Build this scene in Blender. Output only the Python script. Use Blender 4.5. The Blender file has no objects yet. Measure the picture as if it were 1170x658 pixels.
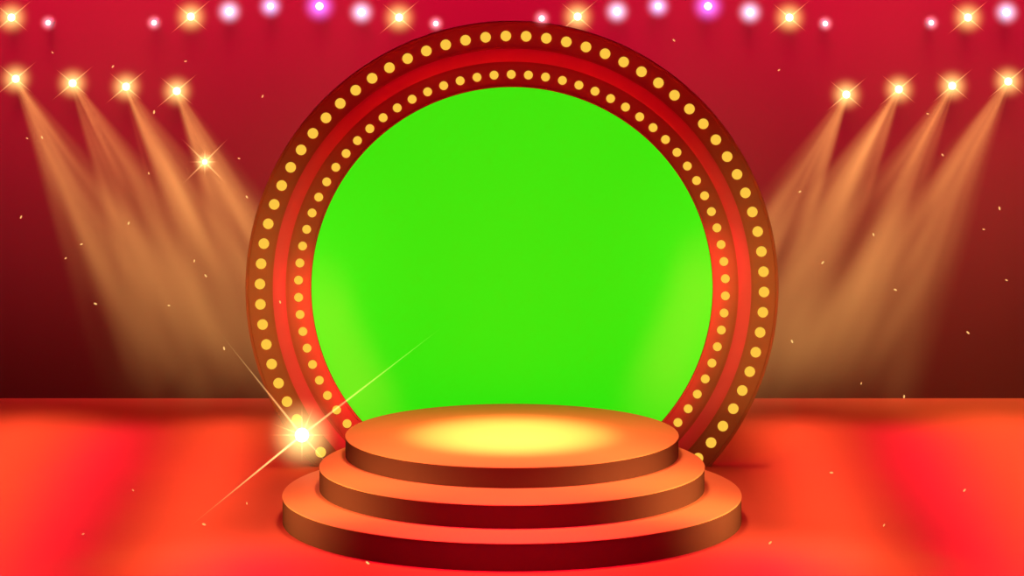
import bpy, bmesh, math, random
from mathutils import Vector, Matrix
random.seed(7)
C = bpy.context.scene.collection
S = bpy.context.scene
S.view_settings.view_transform = 'Standard'
S.view_settings.look = 'None'
FPX, YH, H = 4000.0, -267.0, 8.68
def P(px, py, d):
    return Vector(((px-585)*d/FPX, d-40, H-(py-YH)*d/FPX))
def F(px, py):
    d = FPX*H/(py-YH)
    return Vector(((px-585)*d/FPX, d-40, 0))

# ---------------------------------------------------------------- materials
def mat(name): 
    m = bpy.data.materials.new(name); m.use_nodes = True
    m.node_tree.nodes.clear()
    return m, m.node_tree.nodes, m.node_tree.links
def paint(name, col, rough=0.6, spec=0.15, var=0.08, scale=3.0, emit=None, estr=0.0):
    m, n, l = mat(name)
    out = n.new('ShaderNodeOutputMaterial'); b = n.new('ShaderNodeBsdfPrincipled')
    tc = n.new('ShaderNodeTexCoord'); nz = n.new('ShaderNodeTexNoise')
    nz.inputs['Scale'].default_value = scale; nz.inputs['Detail'].default_value = 3
    l.new(tc.outputs['Object'], nz.inputs['Vector'])
    mx = n.new('ShaderNodeMix'); mx.data_type = 'RGBA'
    mx.inputs[6].default_value = (*[c*(1-var) for c in col], 1)
    mx.inputs[7].default_value = (*[min(1, c*(1+var)) for c in col], 1)
    l.new(nz.outputs['Fac'], mx.inputs[0]); l.new(mx.outputs[2], b.inputs['Base Color'])
    b.inputs['Roughness'].default_value = rough
    b.inputs['Specular IOR Level'].default_value = spec
    if emit:
        b.inputs['Emission Color'].default_value = (*emit, 1)
        b.inputs['Emission Strength'].default_value = estr
        m.cycles.emission_sampling = 'NONE'
    l.new(b.outputs[0], out.inputs['Surface'])
    return m
def glow_mat(name, col, strength):
    m, n, l = mat(name)
    out = n.new('ShaderNodeOutputMaterial'); e = n.new('ShaderNodeEmission')
    e.inputs['Color'].default_value = (*col, 1); e.inputs['Strength'].default_value = strength
    l.new(e.outputs[0], out.inputs['Surface'])
    m.cycles.emission_sampling = 'NONE'
    return m
def math_node(n, l, op, a, b=None, clamp=False):
    k = n.new('ShaderNodeMath'); k.operation = op; k.use_clamp = clamp
    for i, v in enumerate((a, b)):
        if v is None: continue
        if isinstance(v, (int, float)): k.inputs[i].default_value = v
        else: l.new(v, k.inputs[i])
    return k.outputs[0]
def halo_mat(name, col, R, K, power=3.0):
    m, n, l = mat(name)
    out = n.new('ShaderNodeOutputMaterial'); e = n.new('ShaderNodeEmission')
    tc = n.new('ShaderNodeTexCoord'); ln = n.new('ShaderNodeVectorMath'); ln.operation = 'LENGTH'
    l.new(tc.outputs['Object'], ln.inputs[0])
    q = math_node(n, l, 'DIVIDE', ln.outputs['Value'], R)
    q = math_node(n, l, 'SUBTRACT', 1.0, q, True)
    q = math_node(n, l, 'POWER', q, power)
    q = math_node(n, l, 'MULTIPLY', q, K/R)
    e.inputs['Color'].default_value = (*col, 1); l.new(q, e.inputs['Strength'])
    l.new(e.outputs[0], out.inputs['Volume'])
    m.cycles.emission_sampling = 'NONE'
    return m
def beam_mat(name, col, L, r0, r1, K, pw=.9, pr=1.3, streak=False):
    m, n, l = mat(name)
    out = n.new('ShaderNodeOutputMaterial'); e = n.new('ShaderNodeEmission')
    tc = n.new('ShaderNodeTexCoord'); sp = n.new('ShaderNodeSeparateXYZ')
    l.new(tc.outputs['Object'], sp.inputs[0])
    t = math_node(n, l, 'DIVIDE', sp.outputs['Z'], -L)
    xx = math_node(n, l, 'MULTIPLY', sp.outputs['X'], sp.outputs['X'])
    yy = math_node(n, l, 'MULTIPLY', sp.outputs['Y'], sp.outputs['Y'])
    rho = math_node(n, l, 'SQRT', math_node(n, l, 'ADD', xx, yy))
    R = math_node(n, l, 'ADD', math_node(n, l, 'MULTIPLY', t, r1-r0), r0)
    rad = math_node(n, l, 'SUBTRACT', 1.0, math_node(n, l, 'DIVIDE', rho, R), True)
    rad = math_node(n, l, 'POWER', rad, pr)
    ax = math_node(n, l, 'POWER', math_node(n, l, 'SUBTRACT', 1.0, t, True), pw)
    s = math_node(n, l, 'MULTIPLY', rad, ax)
    if streak:
        # light streaks put into the glow: noise brightens some rays, unevenly along the beam
        cb = n.new('ShaderNodeCombineXYZ'); oi = n.new('ShaderNodeObjectInfo')
        rnd = math_node(n, l, 'MULTIPLY', oi.outputs['Random'], 37.0)
        l.new(math_node(n, l, 'ADD', math_node(n, l, 'MULTIPLY', math_node(n, l, 'DIVIDE', sp.outputs['X'], R), 1.5), rnd), cb.inputs[0])
        l.new(math_node(n, l, 'MULTIPLY', math_node(n, l, 'DIVIDE', sp.outputs['Y'], R), .7), cb.inputs[1])
        l.new(math_node(n, l, 'MULTIPLY', sp.outputs['Z'], .22), cb.inputs[2])
        nz = n.new('ShaderNodeTexNoise'); nz.inputs['Scale'].default_value = 1.7; nz.inputs['Detail'].default_value = 1
        l.new(cb.outputs[0], nz.inputs['Vector'])
        k = math_node(n, l, 'MULTIPLY', math_node(n, l, 'SUBTRACT', nz.outputs['Fac'], .36, False), 6.0)
        s = math_node(n, l, 'MULTIPLY', s, math_node(n, l, 'MAXIMUM', k, .08))
    s = math_node(n, l, 'DIVIDE', s, math_node(n, l, 'MAXIMUM', R, .004))
    s = math_node(n, l, 'MULTIPLY', s, K)
    e.inputs['Color'].default_value = (*col, 1); l.new(s, e.inputs['Strength'])
    l.new(e.outputs[0], out.inputs['Volume'])
    m.cycles.emission_sampling = 'NONE'
    return m

M_wall = paint('wall_red', (.11, .019, .015), .9, .01, .12, .35)
M_floor = paint('floor_red', (.62, .085, .035), .7, .03, .05, .5)
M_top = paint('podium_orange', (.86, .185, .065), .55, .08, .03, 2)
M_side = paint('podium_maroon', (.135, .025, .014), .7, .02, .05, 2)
M_band = paint('ring_dark_red', (.30, .058, .020), .6, .05, .1, 4)
M_mid = paint('ring_crimson', (.60, .044, .045), .6, .05, .05, 4)
M_rim = paint('ring_rim_maroon', (.30, .050, .018), .6, .03, .1, 4)
M_green = paint('self_lit_green', (.035, .14, .01), .9, .0, .02, 1, (.030, .79, .003), .98)  # even light on the screen put in as its own glow
M_mount = paint('lamp_mount_maroon', (.12, .01, .01), .5, .3, .1, 5)
M_bulb = glow_mat('ring_bulb_gold', (.98, .56, .055), 1.0)
M_spark = glow_mat('spark_gold', (1, .58, .18), 1.0)
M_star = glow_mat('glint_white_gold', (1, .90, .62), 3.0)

# ---------------------------------------------------------------- helpers
def obj(name, bm, m, parent=None, smooth=True):
    me = bpy.data.meshes.new(name); bmesh.ops.recalc_face_normals(bm, faces=bm.faces)
    if smooth:
        for f in bm.faces: f.smooth = True
    bm.to_mesh(me); bm.free(); me.materials.append(m)
    if smooth: 
        try: me.set_sharp_from_angle(angle=math.radians(35))
        except Exception: pass
    o = bpy.data.objects.new(name, me); C.objects.link(o)
    if parent: o.parent = parent
    return o
def tag(o, label, cat, group=None):
    o['label'] = label; o['category'] = cat
    if group: o['group'] = group
    return o
def empty(name, loc):
    o = bpy.data.objects.new(name, None); C.objects.link(o); o.location = loc; o.empty_display_size = .1
    return o
def lathe(profile, seg, axis='Z', bm=None, closed=True):
    """closed profile [(r, h)] turned about axis"""
    bm = bm or bmesh.new(); rings = []
    for i in range(seg):
        a = 2*math.pi*i/seg; ca, sa = math.cos(a), math.sin(a)
        rings.append([bm.verts.new((r*ca, r*sa, h) if axis == 'Z' else (r*ca, h, r*sa)) for r, h in profile])
    n = len(profile)
    for i in range(seg):
        A, B = rings[i], rings[(i+1) % seg]
        for j in range(n if closed else n-1):
            k = (j+1) % n
            bm.faces.new((A[j], A[k], B[k], B[j]))
    return bm
def disc_solid(r, z0, z1, bev, seg=192):
    bm = bmesh.new()
    prof = [(r, z0), (r, z1-bev), (r-bev*.3, z1-bev*.3), (r-bev, z1)]
    rings = []
    for rr, z in prof:
        rings.append([bm.verts.new((rr*math.cos(2*math.pi*i/seg), rr*math.sin(2*math.pi*i/seg), z)) for i in range(seg)])
    for a in range(len(prof)-1):
        for i in range(seg):
            j = (i+1) % seg
            bm.faces.new((rings[a][i], rings[a][j], rings[a+1][j], rings[a+1][i]))
    bm.faces.new(rings[0]); bm.faces.new(rings[-1])
    return bm
def box(bm, x0, x1, y0, y1, z0, z1):
    r = bmesh.ops.create_cube(bm, size=1)
    for v in r['verts']:
        v.co = Vector(((x0+x1)/2+v.co.x*(x1-x0), (y0+y1)/2+v.co.y*(y1-y0), (z0+z1)/2+v.co.z*(z1-z0)))
def sphere(r, u=20, v=12):
    bm = bmesh.new(); bmesh.ops.create_uvsphere(bm, u_segments=u, v_segments=v, radius=r); return bm

# ---------------------------------------------------------------- setting
WY = FPX*H/(455-YH)-40          # back wall face
bm = bmesh.new(); box(bm, -16, 16, WY, WY+.3, -.2, 9.5)
w = obj('wall_back', bm, M_wall, smooth=False); w['kind'] = 'structure'
bm = bmesh.new(); box(bm, -16, 16, -12, WY, -.2, 0)
f = obj('floor', bm, M_floor, smooth=False); f['kind'] = 'structure'

# ---------------------------------------------------------------- podium
pod = empty('stage_podium', (0, .4, 0))
tag(pod, 'three-tier round podium with orange tops and maroon sides before the ring', 'podium')
z = 0
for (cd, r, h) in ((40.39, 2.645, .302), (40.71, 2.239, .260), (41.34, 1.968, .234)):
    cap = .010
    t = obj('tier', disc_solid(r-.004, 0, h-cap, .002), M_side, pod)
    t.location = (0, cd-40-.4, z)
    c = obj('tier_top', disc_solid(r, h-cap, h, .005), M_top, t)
    c['label'] = 'orange top surface'
    z += h
# ---------------------------------------------------------------- ring
RD = 43.4; PX = RD/FPX; RC = P(585, 329, RD)
ring = empty('marquee_ring', (0, RC.y, 0))
tag(ring, 'huge dark red round frame with two circles of golden bulbs', 'light ring')
def cut(bm):
    # local origin is ring centre; floor at -RC.z
    g = bm.verts[:]+bm.edges[:]+bm.faces[:]
    res = bmesh.ops.bisect_plane(bm, geom=g, plane_co=(0, 0, -RC.z), plane_no=(0, 0, -1), clear_outer=True)
    ed = [e for e in res['geom_cut'] if isinstance(e, bmesh.types.BMEdge)]
    if ed: bmesh.ops.holes_fill(bm, edges=ed, sides=0)
    return bm
def rpart(name, prof, m):
    o = obj(name, cut(lathe([(r*PX, y) for r, y in prof], 240, 'Y')), m, ring)
    o.location = (0, 0, RC.z)
    return o
rpart('outer_rim', [(301, .12), (304.5, .12), (304.5, -.008), (304, -.014), (301.6, -.014), (301, -.008)], M_rim)
ob = rpart('outer_band', [(275, .12), (301, .12), (301, 0), (275, 0)], M_band)
mp = [(257, .12), (275, .12), (275, -.005)]
for i in range(1, 12):
    a = math.pi*i/12; mp.append((266+7.4*math.cos(a), -.006-.018*math.sin(a)))
mp.append((257, -.005))
rpart('raised_band', mp, M_mid)
rpart('groove_trim', [(273.4, -.002), (276.2, -.002), (276.2, -.012), (273.4, -.012)], M_rim)
rpart('groove_trim', [(255.8, -.002), (258.6, -.002), (258.6, -.012), (255.8, -.012)], M_rim)
ib = rpart('inner_band', [(232, .12), (257, .12), (257, 0), (232, 0)], M_band)
rpart('inner_rim', [(229.5, .12), (232, .12), (232, -.008), (231.5, -.014), (230, -.014), (229.5, -.008)], M_rim)
def bulb_mesh(r):
    bm = bmesh.new(); bmesh.ops.create_uvsphere(bm, u_segments=16, v_segments=10, radius=r, matrix=Matrix.Rotation(math.pi/2, 4, 'X'))
    bmesh.ops.bisect_plane(bm, geom=bm.verts[:]+bm.edges[:]+bm.faces[:], plane_co=(0, 0, 0), plane_no=(0, 1, 0), clear_outer=True)
    for v in bm.verts: v.co.y *= .55
    return bm
for host, rad, br, off, lim in ((ob, 288, 6.1, -1.4, 133), (ib, 244, 5.1, -.2, 131)):
    src = None
    for k in range(78):
        a = off + k*360/78
        aa = (a+180) % 360-180
        if abs(aa) > lim: continue
        if src is None:
            o = src = obj('bulb', bulb_mesh(br*PX), M_bulb, host)
        else:
            o = src.copy(); C.objects.link(o); o.parent = host
        o.location = (rad*PX*math.sin(math.radians(a)), -.001, rad*PX*math.cos(math.radians(a)))
# green screen
bm = bmesh.new(); R = 229.3*PX; seg = 240
v0 = [bm.verts.new((R*math.cos(2*math.pi*i/seg), .03, R*math.sin(2*math.pi*i/seg))) for i in range(seg)]
v1 = [bm.verts.new((v.co.x, .07, v.co.z)) for v in v0]
bm.faces.new(v0); bm.faces.new(v1)
for i in range(seg):
    j = (i+1) % seg; bm.faces.new((v0[i], v0[j], v1[j], v1[i]))
g = obj('green_screen', cut(bm), M_green); g.location = RC
tag(g, 'plain bright green round screen filling the bulb-studded ring', 'screen')

# ---------------------------------------------------------------- lamps
COL = {'gold': (1, .60, .18), 'pink': (1, .33, .42), 'white': (.80, .70, 1), 'lilac': (.66, .52, 1), 'violet': (.72, .18, 1)}
CORE = {'gold': (1, .90, .62), 'pink': (1, .80, .82), 'white': (.96, .96, 1), 'lilac': (.92, .88, 1), 'violet': (.96, .80, 1)}
SIZE = {'gold': (4.4, 26), 'pink': (3.0, 13), 'white': (4.2, 21), 'lilac': (3.8, 20), 'violet': (4.5, 26)}
LD = WY+40-.36; LP = LD/FPX
MESH = {}
BL, B0, B1 = 5.05, .05, 1.18
M_beam = beam_mat('beam_glow_gold', (1, .46, .12), BL, B0, B1, .47, .60, 1.2, True)  # visible beam put in as a glowing volume
M_ray = beam_mat('glint_ray_gold', (1, .60, .20), 1.0, .032, .004, 1.6, 1.3, 1.0)
def cone_mesh(r0, r1, L, n=32):
    bm = bmesh.new()
    a = [bm.verts.new((r0*math.cos(2*math.pi*i/n), r0*math.sin(2*math.pi*i/n), 0)) for i in range(n)]
    b = [bm.verts.new((r1*math.cos(2*math.pi*i/n), r1*math.sin(2*math.pi*i/n), -L)) for i in range(n)]
    for i in range(n):
        j = (i+1) % n; bm.faces.new((a[i], a[j], b[j], b[i]))
    bm.faces.new(a); bm.faces.new(b)
    return bm
def part(key, make, m, parent, name):
    if key not in MESH:
        o = obj(name, make(), m, parent); MESH[key] = o
    else:
        o = MESH[key].copy(); C.objects.link(o); o.parent = parent
    return o
def ray(o, v, rs):
    r = part('ray', lambda: cone_mesh(.032, .004, 1.0, 16), M_ray, o, 'ray')
    r.scale = (rs, rs, v.length)
    r.rotation_mode = 'QUATERNION'; r.rotation_quaternion = v.to_track_quat('-Z', 'Y')
def mount():
    return lathe([(.001, 0), (.016, 0), (.016, .32), (.045, .33), (.05, .36), (.001, .36)], 20, 'Y')
MC = {}
for k in COL:
    MC[k] = (glow_mat('lamp_core_'+k, CORE[k], 2.2), halo_mat('lamp_halo_'+k, COL[k], SIZE[k][1]*LP, 3.8, 3.1))
def lamp(px, py, kind, label, group, aim=None, name='stage_lamp', d=None):
    o = empty(name, P(px, py, d or LD)); tag(o, label, 'lamp' if aim is None else 'spotlight', group)
    rc, rh = SIZE[kind]
    if d is None: part('mount', mount, M_mount, o, 'mount')
    part('core'+kind, lambda: sphere(rc*LP), MC[kind][0], o, 'lamp_bulb')
    part('halo'+kind, lambda: sphere(rh*LP, 32, 20), MC[kind][1], o, 'glow')
    if kind == 'gold':  # star rays of lens flare, put in as thin glowing cones
        for a, q in ((40, 32), (140, 26), (220, 32), (320, 26)):
            ray(o, Vector((math.cos(math.radians(a)), 0, math.sin(math.radians(a))))*q*LP, .65)
    if aim:
        b = part('beam', lambda: cone_mesh(B0, B1, BL), M_beam, o, 'light_beam')
        dr = P(aim[0], aim[1], 45.7)-o.location
        b.rotation_mode = 'QUATERNION'; b.rotation_quaternion = dr.to_track_quat('-Z', 'Y')
    return o
ordw = ['first', 'second', 'third', 'fourth', 'fifth', 'sixth']
cnt = {}
top = [(13, 20, 'gold'), (55, 26, 'pink'), (176, 26, 'pink'), (218, 19, 'gold'), (262, 13, 'white'), (309, 7, 'lilac'), (365, 7, 'violet'),
       (413, 14, 'white'), (456, 20, 'gold'), (498, 27, 'pink'), (619, 21, 'pink'), (660, 19, 'gold'), (705, 13, 'white'), (752, 7, 'lilac'),
       (809, 7, 'violet'), (857, 14, 'white'), (902, 20, 'gold'), (943, 27, 'pink'), (1064, 26, 'pink'), (1106, 20, 'gold'), (1150, 14, 'white')]
desc = {'gold': 'large glowing gold lamp', 'pink': 'small glowing pink lamp', 'white': 'bright bluish white lamp', 'lilac': 'pale lilac glowing lamp', 'violet': 'vivid violet glowing lamp'}
for px, py, k in top:
    i = cnt.get(k, 0); cnt[k] = i+1
    if px == 619:
        lamp(px, py, k, 'small glowing pink lamp perched on the top edge of the ring', 'lamps of the top row', d=RD+.02)
    else:
        lamp(px, py, k, '%s, %s %s one from the left in the top row' % (desc[k], ordw[i], k), 'lamps of the top row')
low = [(18, 90, 190, 400), (83, 95, 245, 400), (144, 99, 300, 400), (202, 104, 345, 400), (967, 108, 820, 400), (1027, 102, 872, 400), (1088, 98, 930, 400), (1152, 93, 985, 400)]
for i, (px, py, ax, ay) in enumerate(low):
    side = 'left' if i < 4 else 'right'
    lamp(px, py, 'gold', 'gold spotlight casting a slanting beam, %s from the left in the lower %s row' % (ordw[i % 4], side), 'spotlights of the lower rows', (ax, ay), 'stage_spotlight')

# ---------------------------------------------------------------- lens-flare glints, built as glowing shapes
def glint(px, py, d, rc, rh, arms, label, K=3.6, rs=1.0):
    o = empty('star_flare', P(px, py, d)); tag(o, label, 'glint', 'star glints')
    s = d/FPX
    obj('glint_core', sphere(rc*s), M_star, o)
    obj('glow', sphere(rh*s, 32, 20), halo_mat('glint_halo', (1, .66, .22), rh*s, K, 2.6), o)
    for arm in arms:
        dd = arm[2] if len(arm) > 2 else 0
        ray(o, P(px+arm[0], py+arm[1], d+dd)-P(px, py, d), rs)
glint(345, 497, 43.15, 8, 48, [(165, -127), (-98, -122), (-130, 106, -3.3), (34, 38), (0, -36), (34, 0), (-40, 0), (0, 34), (-36, -14), (14, -34)], 'large bright star-shaped lens flare over the lower left of the ring', 4.2, .70)
glint(234, 185, 45, 2.8, 15, [(28, -28), (-28, -28), (-28, 28), (28, 28), (0, -19), (19, 0), (-19, 0), (0, 19)], 'small golden star-shaped lens flare before the wall, left of the ring', 3.4, .6)
# ---------------------------------------------------------------- sparks
sp = [(31, 158), (48, 157), (170, 198), (75, 295), (93, 279), (193, 349), (109, 347), (222, 298), (273, 181), (320, 345), (235, 315), (176, 128), (60, 60), (129, 76), (24, 248),
      (282, 225), (256, 398), (147, 255), (212, 70), (300, 110), (1023, 331), (1106, 380), (1142, 238), (914, 219), (890, 80), (770, 46), (1077, 177), (1033, 453), (984, 438),
      (940, 300), (998, 268), (1060, 130), (1124, 262), (905, 390), (1150, 320), (233, 599), (282, 575), (152, 560), (95, 610), (950, 540), (1010, 600), (1102, 560), (420, 643), (880, 620)]
src = None
for px, py in sp:
    d = random.uniform(42.0, 43.2) if py < 455 else FPX*H/(py-YH)-random.uniform(.3, 1.5)
    if src is None:
        bm = bmesh.new(); bmesh.ops.create_icosphere(bm, subdivisions=2, radius=.0115)
        for v in bm.verts: v.co.x *= 1.7; v.co.z *= .8
        o = src = obj('spark', bm, M_spark)
    else:
        o = src.copy(); C.objects.link(o)
    o.location = P(px, py, d); o.rotation_euler = (0, random.uniform(0, 3), random.uniform(-.4, .4)); k = random.uniform(.75, 1.25); o.scale = (k, k, k)
    tag(o, 'tiny glowing golden spark drifting in the air around the stage', 'spark', 'drifting golden sparks')

# ---------------------------------------------------------------- lights (unseen, added to shape the washes, pools and streaks)
def spot(loc, tgt, power, col, ang, blend=1.0, rad=.15):
    l = bpy.data.lights.new('spot', 'SPOT'); l.energy = power; l.color = col; l.spot_size = math.radians(ang); l.spot_blend = blend; l.shadow_soft_size = rad
    o = bpy.data.objects.new('spot_light', l); C.objects.link(o); o.location = loc
    o.rotation_euler = (Vector(tgt)-Vector(loc)).to_track_quat('-Z', 'Y').to_euler()
def strip(x, y0, y1, power, col, spread, w=.4, z=9.0):
    l = bpy.data.lights.new('strip', 'AREA'); l.shape = 'RECTANGLE'; l.size = w; l.size_y = y1-y0; l.energy = power; l.color = col; l.spread = math.radians(spread)
    o = bpy.data.objects.new('strip_light', l); C.objects.link(o); o.location = (x, (y0+y1)/2, z)
RED = (1, .01, .24); CRIM = (1, .0, .34); WARM = (.85, 1, .36); ORG = (1, .52, .34); SAL = (1, .85, .40); PNK = (1, .12, .45)
# wall: crimson wash from above, fading out towards the floor
for x in (-8, -4.8, -1.6, 1.6, 4.8, 8):
    spot((x, 4.3, 9.4), (x, WY, 6.1), 12500, CRIM, 52, 1, 2.4)
# wall: pale shafts beside the top of the ring, warm wash at both sides
for s in (-1, 1):
    spot((s*3.6, 4.6, 9.8), P(585+s*325, 90, WY+40), 8500, SAL, 17, 1, 2.4)
    spot((s*6.5, 4.6, 9.8), P(585+s*560, 60, WY+40), 8000, SAL, 18, 1, 2.4)
spot((7.5, 3.0, 8.8), P(1150, 390, WY+40), 2600, WARM, 36, 1, .8)
# floor streaks running towards the viewer
for s, k in ((-1, 1.0), (1, 1.08)):
    strip(s*6.45, -9, 6.6, 125*k, ORG, 17, .5)
    strip(s*5.2, -9, 6.0, 66*k, PNK, 13, .4)
    strip(s*3.75, -9, 6.4, 68*k, ORG, 13, .4)
    strip(s*2.9, -9, -1.0, 60, PNK, 16, .4)
strip(0, -9, -2.2, 190, RED, 32, 3.0)
spot((-2, -7, 11), (-3, -2.5, 0), 3200, RED, 60, 1, 1.2)
spot((2, -7, 11), (3, -2.5, 0), 3200, RED, 60, 1, 1.2)
for s in (-1, 1):
    spot((s*5, 4.3, 8.5), (s*5, 4.0, 0), 1100, RED, 60, 1, 1)
# podium
spot((0, .2, 10), (0, .2, .3), 5000, (1, .64, .40), 44, 1, 1.0)
spot((0, .5, 10), (0, 1.25, .78), 18000, (1, .95, .38), 17.5)
spot((-9, -4.6, 1.5), (-1.6, -.2, .34), 6500, WARM, 15, 1, .5)
spot((9, -4.6, 1.5), (1.6, -.2, .34), 9000, WARM, 15, 1, .5)
# ring: unseen spots added for its front, haze-like sides and screen streaks
spot((0, -9, 9), (0, 3.4, 4.4), 3200, (1, .0, .16), 29)
for s in (-1, 1):
    spot((s*4.6, -6, 1.8), P(585+s*278, 300, RD), 4200, WARM, 16, 1, 1)
    spot((s*4.6, -6, 1.8), P(585+s*262, 410, RD), 4000, WARM, 13, 1, 1)
for s, pts in ((-1, ((363, 335), (376, 372), (390, 410), (406, 442), (420, 470))), (1, ((806, 305), (795, 342), (781, 378), (766, 413), (752, 450)))):
    for q in pts:
        spot((s*3.2, -5, 8.0), P(q[0], q[1], RD), 9000, (1, .04, .2), 6.0)

wd = bpy.data.worlds.new('World'); S.world = wd; wd.use_nodes = True
wd.node_tree.nodes['Background'].inputs[0].default_value = (.05, .004, .006, 1)
wd.node_tree.nodes['Background'].inputs[1].default_value = .3
# ---------------------------------------------------------------- camera
cam = bpy.data.cameras.new('Camera'); co = bpy.data.objects.new('Camera', cam); C.objects.link(co)
co.location = (0, -40, H); co.rotation_euler = (math.pi/2, 0, 0)
cam.sensor_fit = 'HORIZONTAL'; cam.sensor_width = 36; cam.lens = FPX/1170*36
cam.shift_y = -(329-YH)/1170; cam.clip_end = 300
S.camera = co
